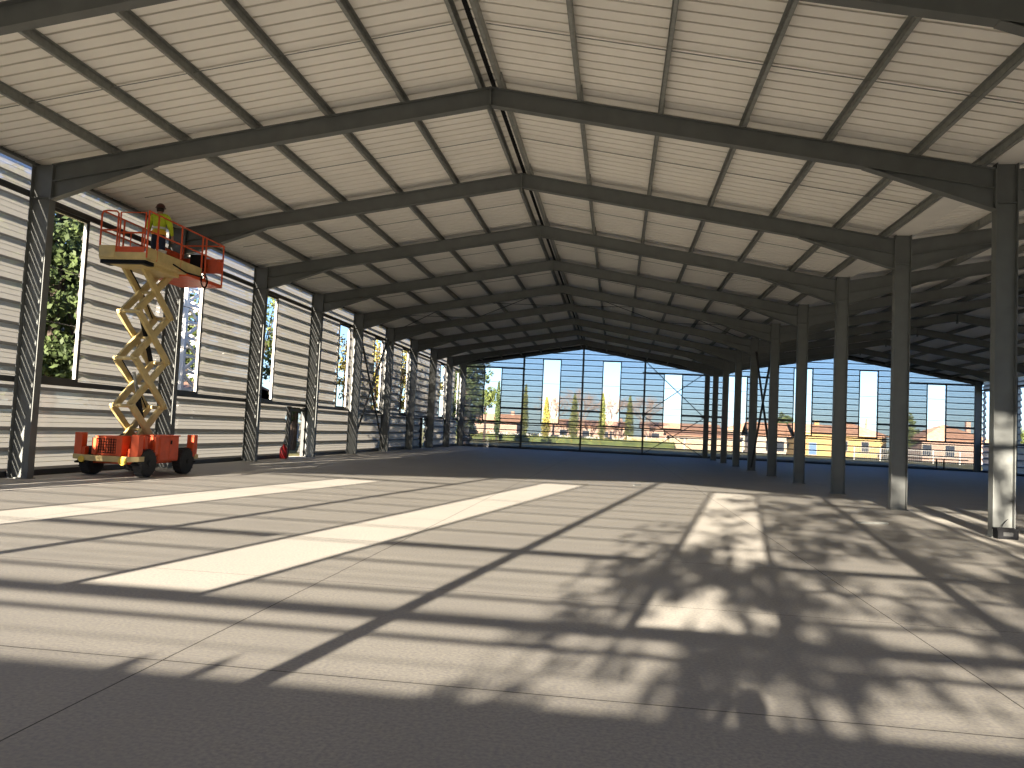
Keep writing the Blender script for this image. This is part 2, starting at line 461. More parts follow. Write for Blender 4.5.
tn = 0
for yy in (YF + .14, YN - .14):
    for xa, xb, zz in ((-.7, R1, 0), (R1, XW, 0), (XW, R2, 0), (R2, X2 + .7, 0)):
        tn += 1; mb = MB()
        def zt(x, m=(xa + xb) / 2): return ZR - SL * abs(x - (R1 if m < XW else R2))
        mb.prism([(xa, zt(xa) - .06), (xb, zt(xb) - .06), (xb, zt(xb) + PUR), (xa, zt(xa) + PUR)], 1, yy - .008, yy + .008)
        struct(mb.build('trim_%d' % tn, M['dark']))
# ------------------------------------------------------------------ purlins
OFF = [.25, 1.92, 3.59, 5.25, 6.92, 8.60, 9.80]
def purlin(x, s, z, label, grp):
    mb = MB(); t = .004; w = .075; h = PUR
    sl = SL * s
    # C section leaning with the slope, open side downhill
    mb.box(x - t, x + t, YN, YF + .1, z, z + h)
    mb.box(min(x, x + s * w), max(x, x + s * w), YN, YF + .1, z, z + .006)
    mb.box(min(x, x + s * w), max(x, x + s * w), YN, YF + .1, z + h - .006, z + h)
    mb.box(min(x + s * w, x + s * (w - .006)), max(x + s * w, x + s * (w - .006)), YN, YF + .1, z, z + .022)
    o = tag(mb.build('roof_purlin', M['galv']), label, 'roof purlin', grp)
    for k in range(0, 10):
        c = MB(); yy = k * BAY
        c.box(min(x, x - s * .03), max(x, x - s * .03), yy - .45, yy + .45, z + .012, z + h - .012)
        c.build('splice_plate', M['galv'], o)
wrd = ['ridge', 'second', 'third', 'fourth', 'fifth', 'sixth', 'eave']
for rr, nv, d0, d1 in ((R1, 'near nave', 'left', 'right'), (R2, 'far right nave', 'left', 'right')):
    for i, of in enumerate(OFF):
        for s, sd in ((-1, d0), (1, d1)):
            if i == 6 and (rr == R2 or s < 0): continue
            x = rr + s * of
            z = ZR - SL * of
            nm = ('%s purlin' % wrd[i]) if i in (0, 6) else '%s purlin down from the ridge' % wrd[i]
            purlin(x, -s, z, '%s on the %s slope of the %s' % (nm, sd, nv), 'roof purlins')
# eave beam on the left wall head
mb = MB(); z = ztop(0) - .02
mb.box(-.62, -.44, YN, YF, z - .02, z + .0); mb.box(-.60, -.59, YN, YF, z, z + .22); mb.box(-.62, -.44, YN, YF, z + .20, z + .22)
tag(mb.build('eave_beam', M['steel']), 'dark eave beam along the head of the left wall under the roof', 'eave beam')
# sag rods between purlins at mid bay
for k in range(-1, 6):
    for s, sd in ((-1, 'left'), (1, 'right')):
        y = (k + .5) * BAY + .25
        mb = MB(); mb.tube([(R1 + s * .3, y, ZR - SL * .3 + .12), (R1 + s * 9.7, y, ZR - SL * 9.7 + .12)], .010, 6)
        w = 'between the %s and %s roof frames' % (ORD[k + 1], ORD[k + 2])
        tag(mb.build('sag_rod', M['galv']), 'thin rod linking the purlins of the %s slope %s' % (sd, w), 'tie rod', 'sag rods under the roof')

# ------------------------------------------------------------------ gable posts, girts, bracing
def gpost(x, y, label):
    mb = MB(); h = ztop(x) - .02; b = .15; dd = .16; t = .012
    mb.box(x - b / 2, x + b / 2, y - dd / 2, y - dd / 2 + t, 0, h); mb.box(x - b / 2, x + b / 2, y + dd / 2 - t, y + dd / 2, 0, h)
    mb.box(x - .005, x + .005, y - dd / 2 + t, y + dd / 2 - t, 0, h)
    tag(mb.build('gable_post', M['dark']), label, 'gable post', 'posts of the gable walls')
for x, w in ((4.95, 'first post of the far gable right of its left corner'), (R1, 'tall post of the far gable under the near ridge'),
             (15.08, 'third post of the far gable, left edge of the cross-braced bay'),
             (25.35, 'first post of the far gable beyond the middle row of columns'),
             (R2, 'tall post of the far gable under the second ridge'), (35.6, 'last post of the far gable before its right corner')):
    gpost(x, YF, w)
for x, w in ((4.95, 'post in the near gable behind the camera, left bay line'), (R1, 'post in the near gable behind the camera under the first ridge'),
             (15.08, 'post in the near gable behind the camera, right bay line'), (25.35, 'post in the near gable, first beyond the middle row'),
             (R2, 'post in the near gable under the second ridge'), (35.6, 'post in the near gable, last before the right corner')):
    gpost(x, YN, w)
def girt(segs, axis, c, z, h, label, d=.07):
    mb = MB()
    for a, b in segs:
        if axis == 0: mb.box(a, b, c - d / 2, c + d / 2, z - h / 2, z + h / 2)
        else: mb.box(c - d / 2, c + d / 2, a, b, z - h / 2, z + h / 2)
    tag(mb.build('wall_girt', M['dark']), label, 'wall rail', 'horizontal wall rails')
def skip(lo, hi, wins):
    out = []; x = lo
    for a, b in wins:
        if a > x: out.append((x, a - .07))
        x = b + .07
    out.append((x, hi)); return out
for yy, nm in ((YF + .115, 'far gable'), (YN - .115, 'near gable behind the camera')):
    for lo, hi, W_, nv in ((XWL, XW, G1, 'near nave'), (XW, XWR, G2, 'right nave')):
        wins = [(a, b) for a, b, c in W_]
        q = (hi - lo) / 4
        girt([(lo, hi)], 0, yy, 2.20, .10, 'rail under the windows of the %s, %s' % (nm, nv))
        girt(skip(lo, hi, wins), 0, yy, 3.37, .10, 'rail crossing between the windows of the %s, %s' % (nm, nv))
        girt([(lo + q + .3, hi - q - .1)], 0, yy, 7.70, .08, 'rail over the two taller windows of the %s, %s' % (nm, nv))
        girt([(lo, lo + q + .3)], 0, yy, 6.84, .08, 'rail over the left short window of the %s, %s' % (nm, nv))
        girt([(hi - q - .1, hi)], 0, yy, 6.84, .08, 'rail over the right short window of the %s, %s' % (nm, nv))
girt([(XWL, 4.95)], 0, YF + .115, .92, .08, 'upper of two low rails in the left corner bay of the far gable')
girt([(XWL, 4.95)], 0, YF + .115, .48, .07, 'lower of two low rails in the left corner bay of the far gable')
girt([(35.6, 40.4)], 0, YF + .115, .86, .08, 'low rail in the right corner bay of the far gable')
for i, x in enumerate((38.05, 38.6)):
    mb = MB(); mb.box(x - .05, x + .05, YF + .08, YF + .15, .1, .83)
    tag(mb.build('rail_stub', M['dark']), '%s of the two short stubs under the low rail, right corner bay' % ('left' if i == 0 else 'right'), 'stub post', 'stubs under the low rail')
girt([(YWN, YWF)], 1, XWL + .05, 2.20, .13, 'long dark rail under the windows of the left wall')
girt([(YWN, YWF)], 1, XWL + .05, 6.42, .13, 'long dark rail over the windows of the left wall')
girt([(YWN, YWF)], 1, XWR - .05, 2.20, .12, 'rail under the windows of the right hand wall')
girt([(YWN, YWF)], 1, XWR - .05, 6.42, .12, 'rail over the windows of the right hand wall')

def brace(pairs, w, label, nodes=()):
    r = empty('cross_brace', pairs[0][0])
    for a, b in pairs:
        mb = MB(); mb.bar(a, b, w, w * .6); mb.build('brace_bar', M['dark'], r)
    for c in nodes:
        mb = MB(); mb.box(c[0] - .14, c[0] + .14, c[1] - .02, c[1] + .02, c[2] - .14, c[2] + .14); mb.build('gusset_plate', M['dark'], r)
    tag(r, label, 'cross brace', 'cross bracing')
y = YF - .16
brace([((15.1, y, 3.37), (19.9, y, 6.9)), ((15.1, y, 7.75), (19.9, y, 3.37))], .10, 'upper cross brace of the far gable beside the middle columns', [(15.1, y, 3.37), (19.9, y, 3.37)])
brace([((15.1, y, .1), (19.9, y, 3.2)), ((15.1, y, 3.2), (19.9, y, .1))], .10, 'lower cross brace of the far gable beside the middle columns')
a, b = 4 * BAY, 5 * BAY
brace([((-.26, a + .13, 6.4), (-.26, b - .13, .2)), ((-.33, a + .13, .2), (-.33, b - .13, 6.4))], .09, 'cross brace between two columns of the left wall')
brace([((XW - .03, a + .13, 6.4), (XW - .03, b - .13, .2)), ((XW + .05, a + .13, .2), (XW + .05, b - .13, 6.4))], .10, 'cross brace between two columns of the middle row')
for s, sd in ((-1, 'left'), (1, 'right')):
    x0, x1 = R1 + s * .4, R1 + s * 5.2; x2 = R1 + s * 9.6
    for (u, v, w) in ((x0, x1, 'upper'), (x1, x2, 'lower')):
        zu, zv = ZR - SL * abs(u - R1) - .08, ZR - SL * abs(v - R1) - .08
        brace([((u, a, zu), (v, b, zv)), ((u, b, zu), (v, a, zv))], .035, '%s cross brace in the %s roof slope between the sixth and seventh frames' % (w, sd))

# ------------------------------------------------------------------ scissor lift
L = empty('scissor_lift', (.70, 3.0, 0))
tag(L, 'orange and cream scissor lift with raised platform by the left wall', 'scissor lift')
def part(mb, name, m, parent=L, bevel=.012, smooth=False): return mb.build(name, M[m] if isinstance(m, str) else m, parent, bevel, smooth)
c = MB(); c.box(-.05, 1.45, 1.75, 4.25, .36, .50); c.box(.15, 1.25, 1.9, 4.1, .30, .62); part(c, 'chassis', 'orange')
c = MB()
c.prism([(-.17, .40), (.30, .36), (1.10, .36), (1.57, .40), (1.57, .52), (1.2, .50), (.2, .50), (-.17, .52)], 1, 1.58, 1.80)
part(c, 'bumper', 'cream')
c = MB(); c.prism([(-.17, .40), (1.57, .40), (1.57, .52), (-.17, .52)], 1, 4.15, 4.32); part(c, 'bumper', 'cream')
for x, mt in ((.05, .10), (1.12, .14)):
    q = MB(); q.lathe((x + .02, 1.56, .40), [(mt * .75, 0), (mt * .75, .05), (mt * .3, .1)], 16, 1); part(q, 'lamp', 'yellowp', bevel=0)
# outrigger posts
for x, y in ((-.06, 1.70), (1.40, 1.72), (-.06, 4.15), (1.46, 4.15)):
    q = MB(); q.box(x - .10, x + .10, y - .10, y + .10, .46, 1.04); q.box(x + (.08 if x < .5 else -.17), x + (.17 if x < .5 else -.08), y - .08, y + .08, .50, .70)
    ob = part(q, 'outrigger', 'orange')
    q = MB(); q.tube([(x, y, .36), (x, y, .47)], .05, 12); q.lathe((x, y, .30), [(.12, 0), (.12, .03), (.05, .06)], 16); q.build('foot', M['black'], ob)
# front engine box with mesh grille, side tool cabinet
q = MB(); q.box(.30, .90, 1.72, 2.35, .50, .98); q.box(.24, .36, 1.68, 1.78, .52, .92); q.box(.86, 1.02, 1.70, 2.0, .5, 1.0)
bx = part(q, 'engine_box', 'orange')
q = MB()
for i in range(8): q.bar((.40 + i * .065, 1.712, .56), (.40 + i * .065, 1.712, .92), .012)
for i in range(6): q.bar((.38, 1.708, .57 + i * .066), (.88, 1.708, .57 + i * .066), .012)
q.build('grille', M['black'], bx)
q = MB(); q.box(1.02, 1.50, 2.50, 3.42, .38, 1.0); cb = part(q, 'tool_cabinet', 'orange', bevel=.02)
for y0, y1 in ((2.54, 2.95), (2.97, 3.38)):
    q = MB(); q.box(1.50, 1.512, y0, y1, .42, .95); dd = q.build('cabinet_door', M['orange'], cb)
q = MB(); q.box(1.512, 1.53, 2.99, 3.05, .80, .90); q.build('latch', M['black'], cb)
q = MB(); q.box(1.0, 1.52, 2.48, 3.44, 1.0, 1.03); q.build('cabinet_lid', M['orange'], cb)
q = MB(); q.prism([(1.15, .5), (1.45, .5), (1.40, 1.02), (1.20, 1.02)], 1, 2.02, 2.14); q.box(1.42, 1.5, 2.34, 2.48, .55, 1.0); part(q, 'mast_guard', 'orange')
q = MB(); q.box(-.06, .38, 2.5, 3.42, .38, .95); part(q, 'battery_box', 'orange', bevel=.02)
# wheels
wheel0 = None
for x, y in ((1.42, 2.05), (.02, 2.05), (1.42, 3.82), (.02, 3.82)):
    sgn = 1 if x > .7 else -1
    pr = [(.20, -.13), (.31, -.13), (.345, -.10), (.345, .10), (.31, .13), (.20, .13)]
    q = MB(); q.lathe((x, y, .345), pr, 28, 0)
    for k in range(18):
        t = 2 * math.pi * k / 18
        cy, cz = y + math.cos(t) * .345, .345 + math.sin(t) * .345
        if cz < .03: continue
        q.bar((x - .12, cy, cz), (x + .12, y + math.cos(t + .12) * .345, .345 + math.sin(t + .12) * .345), .04, .02)
    w = part(q, 'wheel', 'rubber', bevel=0)
    q = MB(); q.lathe((x, y, .345), [(.20, -.135), (.20, .135)], 20, 0); q.lathe((x + sgn * .135, y, .345), [(.08, 0), (.08, .04 * 1)], 12, 0); q.build('hub', M['rubber'], w)
# scissor arms: four stages, two pairs of planes
ZJ = [.55 + i * 1.185 for i in range(5)]
YL, YR = 2.12, 3.56
for xo, xi in ((.93, .85), (.41, .49)):
    for i in range(4):
        a = MB(); a.bar((xo, YL, ZJ[i + 1]), (xo, YR, ZJ[i]), .075, .18)
        part(a, 'scissor_arm', 'cream', bevel=.008)
        a = MB(); a.bar((xi, YL, ZJ[i]), (xi, YR, ZJ[i + 1]), .075, .18); part(a, 'scissor_arm', 'cream', bevel=.008)
for i in range(1, 5):
    for y in (YL, YR):
        a = MB(); a.tube([(.35, y, ZJ[i]), (.99, y, ZJ[i])], .045, 12); part(a, 'pivot_pin', 'cream', bevel=0)
for i in range(4):
    a = MB(); a.tube([(.38, (YL + YR) / 2, (ZJ[i] + ZJ[i + 1]) / 2), (.96, (YL + YR) / 2, (ZJ[i] + ZJ[i + 1]) / 2)], .035, 10); part(a, 'pivot_pin', 'cream', bevel=0)
a = MB(); a.tube([(.67, 3.2, .80), (.67, 2.75, 1.95)], .075, 14); cy = part(a, 'lift_cylinder', 'black', bevel=0)
a = MB(); a.tube([(.67, 2.75, 1.95), (.67, 2.5, 2.6)], .04, 12); a.build('piston_rod', M['galv'], cy)
a = MB(); a.tube([(.67, 3.2, 2.95), (.67, 2.5, 4.35)], .06, 14); part(a, 'lift_cylinder', 'black', bevel=0)
a = MB()
hp = [(.50, YL, .9)]
for i in range(4): hp += [(.48, (YL + YR) / 2 + .1, (ZJ[i] + ZJ[i + 1]) / 2), (.50, YL + .12 if i % 2 else YR - .12, ZJ[i + 1] - .05)]
a.tube(hp, .018, 6); part(a, 'hose', 'black', bevel=0)
# platform
PX0, PX1, PY0, PY1, PY2, ZD = .18, 1.42, 1.50, 4.05, 5.22, 5.38
q = MB(); q.box(PX0, PX1, PY0, PY1, ZD - .02, ZD); q.box(PX0, PX1, PY0, 3.33, ZD - .10, ZD - .02); q.box(PX0 + .2, PX1 - .2, PY0 + .15, 3.33, ZD - .2, ZD - .10); pd = part(q, 'platform_deck', 'cream')
q = MB(); q.box(PX0 + .02, PX1 - .04, PY0 + .02, PY0 + .4, ZD - .19, ZD - .10); q.build('deck_underframe', M['black'], pd)
q = MB()
q.box(PX1 - .03, PX1 + .02, PY0, PY1, ZD - .04, ZD + .22); q.box(PX0 - .02, PX0 + .03, PY0, PY1, ZD - .04, ZD + .22)
q.box(PX0, PX0 + .42, PY0 - .03, PY0 + .01, ZD - .05, ZD + .24); q.box(PX0 + .42, PX1, PY0 - .02, PY0 + .01, ZD - .05, ZD + .08)
part(q, 'toe_board', 'cream', bevel=.008)
q = MB(); q.box(PX0 + .44, PX1 - .08, PY0 - .005, PY0 + .015, ZD + .08, ZD + .22); part(q, 'gate_kickplate', 'orange', bevel=.004)
q = MB(); q.box(PX0 - .03, PX1 + .03, 3.35, PY2, ZD - .13, ZD - .03); ex = part(q, 'extension_deck', 'orange', bevel=.02)
q = MB(); q.box(PX0 - .01, PX0 + .02, 3.9, PY2, ZD + .30, ZD + .82); q.box(PX0, PX1 - .02, PY2 - .03, PY2, ZD + .30, ZD + .72); q.build('side_panel', M['orange'], ex)
q = MB(); q.box(PX0 + .35, PX0 + .75, PY2 - .22, PY2 - .04, ZD + .34, ZD + .80); q.build('control_box', M['black'], ex)
ZT, ZM = ZD + 1.10, ZD + .62
def rail(pts, r=.022): q = MB(); q.tube(pts, r, 8); return part(q, 'guard_rail', 'orange', bevel=0)
rail([(PX1, PY0, ZT), (PX1, PY2, ZT)]); rail([(PX1, PY0, ZM), (PX1, PY2, ZM)])
rail([(PX0, PY0 + .05, ZT), (PX0, PY2, ZT)]); rail([(PX0, PY0, ZM), (PX0, PY2, ZM)])
rail([(PX0, PY2, ZT), (PX1, PY2, ZT)]); rail([(PX0, PY2, ZM), (PX1, PY2, ZM)])
rail([(PX0, PY0, ZD + .2), (PX0, PY0, ZT - .1), (PX0 + .03, PY0, ZT - .02), (PX0 + .12, PY0, ZT), (PX0 + .38, PY0, ZT - .01), (PX0 + .44, PY0, ZT - .06), (PX0 + .44, PY0, ZD + .08)])
rail([(PX0, PY0, ZM), (PX0 + .44, PY0, ZM)])
rail([(PX0 + .50, PY0, ZD + .1), (PX0 + .50, PY0, ZT - .04), (PX1 - .08, PY0, ZT - .04), (PX1 - .08, PY0, ZD + .1)])
rail([(PX0 + .50, PY0, ZM - .06), (PX1 - .08, PY0, ZM - .06)]); rail([(PX0 + .80, PY0, ZD + .2), (PX0 + .80, PY0, ZM - .06)], .014)
for x, y in ((PX1, PY0), (PX1, PY0 + .42), (PX1, 3.0), (PX1, 4.05), (PX1, 4.25), (PX1, PY2), (PX0, 2.4), (PX0, 3.2), (PX0, 4.05), (PX0, PY2)):
    q = MB(); q.tube([(x, y, ZD - .05), (x, y, ZT)], .024, 8); part(q, 'rail_post', 'orange', bevel=0)
q = MB()
for k in range(25):
    t = k / 24 * 2 * math.pi * 1.25
    q_ = (PX1 + .06, 4.15 + .16 * math.sin(t), ZD - .12 + .17 * math.cos(t))
    hp = [q_] if k == 0 else hp + [q_]
q.tube(hp, .022, 6); q.tube([(PX1 + .05, 2.6, ZD + .02), (PX1 + .06, 3.2, ZD - .07), (PX1 + .06, 4.05, ZD - .03)], .02, 6); part(q, 'coiled_cable', 'black', bevel=0)
# bucket of material on the deck
q = MB(); q.lathe((1.12, 2.55, ZD), [(.12, 0), (.15, .34), (.155, .34), (.155, .36), (.14, .36), (.11, .02)], 20)
tag(q.build('bucket', M['white']), 'white bucket on the lift platform by the legs of the worker', 'bucket')

# ------------------------------------------------------------------ people
def skinned(name, nodes, edges, m, parent, root=0, sub=2):
    org = V((0, 0, 0)); q = parent
    while q is not None: org = org + q.location; q = q.parent
    me = bpy.data.meshes.new(name); me.from_pydata([n[0] for n in nodes], edges, []); me.materials.append(m)
    o = bpy.data.objects.new(name, me); COL.objects.link(o); o.parent = parent
    md = o.modifiers.new('skin', 'SKIN'); md.use_smooth_shade = True
    for i, n in enumerate(nodes):
        sv = me.skin_vertices[0].data[i]; r = n[1]; sv.radius = r if isinstance(r, tuple) else (r, r); sv.use_root = (i == root)
    sd = o.modifiers.new('sub', 'SUBSURF'); sd.levels = 1; sd.render_levels = sub
    return o
def hand(nodes, edges, wi, wrist, d, side):
    """palm and five fingers grown from wrist node wi along d"""
    d = V(d).normalized(); u = V((0, 0, 1)) if abs(d.z) < .8 else V((0, 1, 0))
    sd = d.cross(u).normalized(); up = sd.cross(d)
    w = V(wrist)
    pi = len(nodes); nodes.append(((w + d * .055)[:], (.036, .017))); edges.append((wi, pi))
    for k, (off, ln) in enumerate(((-.033, .062), (-.011, .076), (.011, .080), (.033, .070))):
        b0 = w + d * .095 + sd * off; b1 = b0 + d * ln * .5 - up * .012; b2 = b1 + d * ln * .35 - up * .035
        i = len(nodes); nodes += [(b0[:], .010), (b1[:], .0095), (b2[:], .008)]; edges += [(pi, i), (i, i + 1), (i + 1, i + 2)]
    b0 = w + d * .045 + sd * .045 * side - up * .008; b1 = b0 + d * .035 + sd * .022 * side - up * .015
    i = len(nodes); nodes += [(b0[:], .012), (b1[:], .009)]; edges += [(pi, i), (i, i + 1)]
def person(loc, rz, H, pose, hat, jacket, label, lower):
    r = empty('person', loc); tag(r, label, 'person')
    k = H / 1.75
    def p(x, y, z): return (x * k, y * k, z * k)
    (el, wl, hl), (er, wr, hr) = pose
    n = [(p(0, 0, .96), (.15 * k, .105 * k)), (p(0, 0, 1.12), (.135 * k, .095 * k)), (p(0, 0, 1.32), (.165 * k, .11 * k)), (p(0, -.01, 1.45), (.10 * k, .075 * k)),
         (p(0, 0, 1.52), .056 * k), (p(0, .015, 1.60), (.072 * k, .082 * k)), (p(0, .01, 1.69), (.076 * k, .09 * k)), (p(0, .005, 1.74), (.04 * k, .045 * k)),
         (p(-.19, 0, 1.41), .062 * k), (p(*el), .046 * k), (p(*wl), .030 * k),
         (p(.19, 0, 1.41), .062 * k), (p(*er), .046 * k), (p(*wr), .030 * k),
         (p(-.095, 0, .86), .088 * k), (p(-.11, .02, .49), .06 * k), (p(-.115, -.01, .10), .042 * k), (p(-.12, .12, .04), (.045 * k, .035 * k)),
         (p(.095, 0, .86), .088 * k), (p(.11, .02, .49), .06 * k), (p(.115, -.01, .10), .042 * k), (p(.12, .12, .04), (.045 * k, .035 * k))]
    e = [(0, 1), (1, 2), (2, 3), (3, 4), (4, 5), (5, 6), (6, 7), (3, 8), (8, 9), (9, 10), (3, 11), (11, 12), (12, 13), (0, 14), (14, 15), (15, 16), (16, 17), (0, 18), (18, 19), (19, 20), (20, 21)]
    hand(n, e, 10, n[10][0], hl, 1); hand(n, e, 13, n[13][0], hr, -1)
    # nose and ears
    i = len(n); n += [(p(0, .105, 1.625), .012 * k)]; e += [(5, i)]
    i = len(n); n += [(p(-.085, .0, 1.64), (.012 * k, .02 * k)), (p(.085, .0, 1.64), (.012 * k, .02 * k))]; e += [(5, i), (5, i + 1)]
    b = skinned('body', n, e, M['skin'], r)
    f = MB()
    for s in (-1, 1): f.lathe(V(loc) + V(p(s * .033, .085, 1.665)), [(.012 * k, -.006), (.012 * k, .012), (.004, .016)], 10, 1)
    f.build('eyes', M['hair'], r)
    f = MB(); f.tube([V(loc) + V(p(-.025, .096, 1.575)), V(loc) + V(p(0, .1, 1.572)), V(loc) + V(p(.025, .096, 1.575))], .006, 6); f.build('mouth', M['helmet'], r)
    jn = [(p(0, 0, .86), (.178 * k, .135 * k)), (p(0, 0, 1.12), (.16 * k, .125 * k)), (p(0, 0, 1.32), (.215 * k, .15 * k)), (p(0, -.01, 1.46), (.10 * k, .085 * k)),
          (p(-.215, 0, 1.39), .098 * k), (p(*el), .078 * k), (p(wl[0] * .93 + el[0] * .07, wl[1] * .93 + el[1] * .07, wl[2] * .93 + el[2] * .07), .048 * k),
          (p(.215, 0, 1.39), .098 * k), (p(*er), .078 * k), (p(wr[0] * .93 + er[0] * .07, wr[1] * .93 + er[1] * .07, wr[2] * .93 + er[2] * .07), .048 * k)]
    je = [(0, 1), (1, 2), (2, 3), (3, 4), (4, 5), (5, 6), (3, 7), (7, 8), (8, 9)]
    j = skinned('jacket', jn, je, M[jacket], r)
    if jacket == 'hivis':
        def band(z, a, bb, h, m):
            q = MB(); vs = []
            for zz in (z, z + h):
                for t in range(28):
                    th = 2 * math.pi * t / 28
                    cx, sy = math.cos(th), math.sin(th)
                    vs.append(V(loc) + V(p(math.copysign(abs(cx) ** .7, cx) * a, math.copysign(abs(sy) ** .7, sy) * bb, zz)))
            q.add(vs, [(t, (t + 1) % 28, 28 + (t + 1) % 28, 28 + t) for t in range(28)]); q.build('reflective_band', m, j, smooth=True)
        band(1.06, .178, .142, .055, M['refl']); band(.90, .182, .15, .12, M['hior'])
    tn = [(p(0, 0, 1.10), (.15 * k, .11 * k)), (p(0, 0, .95), (.165 * k, .12 * k)), (p(-.10, 0, .82), .105 * k), (p(-.11, .02, .49), .082 * k), (p(-.115, -.01, .07), .070 * k),
          (p(.10, 0, .82), .105 * k), (p(.11, .02, .49), .082 * k), (p(.115, -.01, .07), .070 * k)]
    skinned('trousers', tn, [(0, 1), (1, 2), (2, 3), (3, 4), (1, 5), (5, 6), (6, 7)], M[lower], r)
    for s in (-1, 1):
        skinned('boot', [(p(s * .115, -.015, .22), (.058 * k, .062 * k)), (p(s * .115, -.02, .10), (.062 * k, .068 * k)), (p(s * .117, .01, .06), (.062 * k, .058 * k)), (p(s * .12, .10, .05), (.058 * k, .048 * k)), (p(s * .125, .17, .042), (.048 * k, .04 * k))], [(0, 1), (1, 2), (2, 3), (3, 4)], M['black'], r)
    f = MB(); prof = []
    for i in range(9):
        t = i / 8 * math.pi / 2; prof.append((.118 * k * math.cos(t) + .001, .125 * k * math.sin(t)))
    c = V(loc) + V(p(0, .005, 1.665))
    if hat:
        f.lathe(c, [(.135 * k, -.012), (.135 * k, 0)] + prof, 24); f.build('helmet', M['helmet'], r, smooth=False)
        f = MB(); f.lathe(c + V((0, -.014, -.02)), [(.085 * k, -.09), (.098 * k, -.04), (.098 * k, .03)], 20); f.build('hair', M['hair'], r, smooth=True)
    else:
        f.lathe(c + V((0, -.022, .012)), [(.098 * k, -.02)] + [(a_ * .88, b_ * .9) for a_, b_ in prof], 24); f.lathe(c + V((0, -.032, -.05)), [(.07 * k, -.05), (.084 * k, 0), (.086 * k, .06)], 20); f.build('hair', M['hair'], r, smooth=True)
    r.rotation_euler = (0, 0, rz)
    return r
person((.76, 3.0, ZD), math.radians(12), 1.68,
       (((-.30, .06, 1.14), (-.36, .27, 1.08), (-.2, 1, -.1)), ((.29, .02, 1.13), (.31, .16, .90), (0, .5, -1))), True, 'hivis',
       'worker in yellow hi-vis jacket and navy trousers standing on the lift platform', 'navy')
person((12.88, -16.72, 0), 0, 1.70,
       (((-.30, .16, 1.28), (-.12, .32, 1.52), (.3, .5, .7)), ((.30, .16, 1.28), (.12, .32, 1.52), (-.3, .5, .7))), False, 'grey',
       'person in dark clothes behind the camera holding both hands up, casting the head shadow', 'navy')

# ------------------------------------------------------------------ small things on the floor
r = empty('crate', (XW, -.20, 0)); tag(r, 'black plastic box on the floor against the nearest middle column', 'box')
q = MB(); x0, x1, y0, y1 = XW - .20, XW + .17, -.30, -.11
q.box(x0, x1, y0, y1, 0, .02)
for a in ((x0, x1, y0, y0 + .015), (x0, x1, y1 - .015, y1), (x0, x0 + .015, y0, y1), (x1 - .015, x1, y0, y1)): q.box(a[0], a[1], a[2], a[3], .02, .19)
q.build('box_shell', M['black'], r, .006)
q = MB(); q.box(x0 - .01, x1 + .01, y0 - .01, y0 + .01, .16, .20); q.box(x0 - .01, x1 + .01, y1 - .01, y1 + .01, .16, .20); q.build('rim', M['black'], r)
q = MB(); q.box(x0 + .1, x1 - .1, y0 - .012, y0, .06, .13); q.build('grip_panel', M['dark'], r)
q = MB(); q.tube([(XW - .1, -.2, .1), (XW - .06, -.16, .24), (XW + .0, -.13, .30), (XW + .06, -.12, .36)], .006, 5); q.build('cable_end', M['black'], r)
def offcut(x, y, a, ln, label):
    q = MB(); c, s = math.cos(a) * ln / 2, math.sin(a) * ln / 2
    q.bar((x - c, y - s, .012), (x + c, y + s, .012), .06, .02); q.bar((x - c, y - s, .03), (x + c, y + s, .03), .008, .03)
    tag(q.build('steel_offcut', M['galv']), label, 'steel offcut')
offcut(18.2, 1.2, .35, .75, 'pale steel offcut lying on the floor left of the nearest middle columns')
offcut(13.6, 9.6, 1.1, .5, 'short steel offcut lying at the far end of the sunlit floor')
# red extinguisher at the left wall door
EY = 14.35
r = empty('fire_extinguisher', (-.30, EY, 0)); tag(r, 'red extinguisher standing on the floor by the left wall doorway', 'fire extinguisher')
q = MB(); q.lathe((-.30, EY, 0), [(.14, 0), (.155, .02), (.155, .38), (.11, .47), (.04, .53), (.04, .56)], 18); q.build('cylinder', M['red'], r, smooth=True)
q = MB(); q.tube([(-.30, EY, .56), (-.30, EY, .60)], .02, 8); q.bar((-.32, EY - .07, .62), (-.26, EY + .11, .66), .02, .014); q.build('valve', M['black'], r)
q = MB(); q.tube([(-.29, EY + .02, .59), (-.17, EY + .06, .52), (-.13, EY + .05, .30), (-.135, EY + .05, .12)], .016, 7); q.build('hose', M['black'], r)

# ------------------------------------------------------------------ vegetation
def leaves(mb, c, r, n, size, flat=1.0):
    for _ in range(n):
        while True:
            p = V((random.uniform(-1, 1), random.uniform(-1, 1), random.uniform(-1, 1)))
            if p.length <= 1: break
        p = V((c[0] + p.x * r[0], c[1] + p.y * r[1], c[2] + p.z * r[2]))
        a = V((random.gauss(0, 1), random.gauss(0, 1), random.gauss(0, 1) * flat)).normalized()
        b = a.cross(V((random.gauss(0, 1), random.gauss(0, 1), random.gauss(0, 1)))).normalized()
        s = size * random.uniform(.6, 1.3); a = a * s; b = b * (s * .55)
        mb.add([p - a, p + b, p + a, p - b], [(0, 1, 2, 3)])
def clustered(mb, c, r, nclus, cr, nleaf, size):
    cents = []
    for _ in range(nclus):
        while True:
            p = V((random.uniform(-1, 1), random.uniform(-1, 1), random.uniform(-1, 1)))
            if .25 < p.length <= 1: break
        q = (c[0] + p.x * r[0], c[1] + p.y * r[1], c[2] + p.z * r[2]); s = cr * random.uniform(.6, 1.3)
        leaves(mb, q, (s, s, s * .75), nleaf, size); cents.append(q)
    return cents
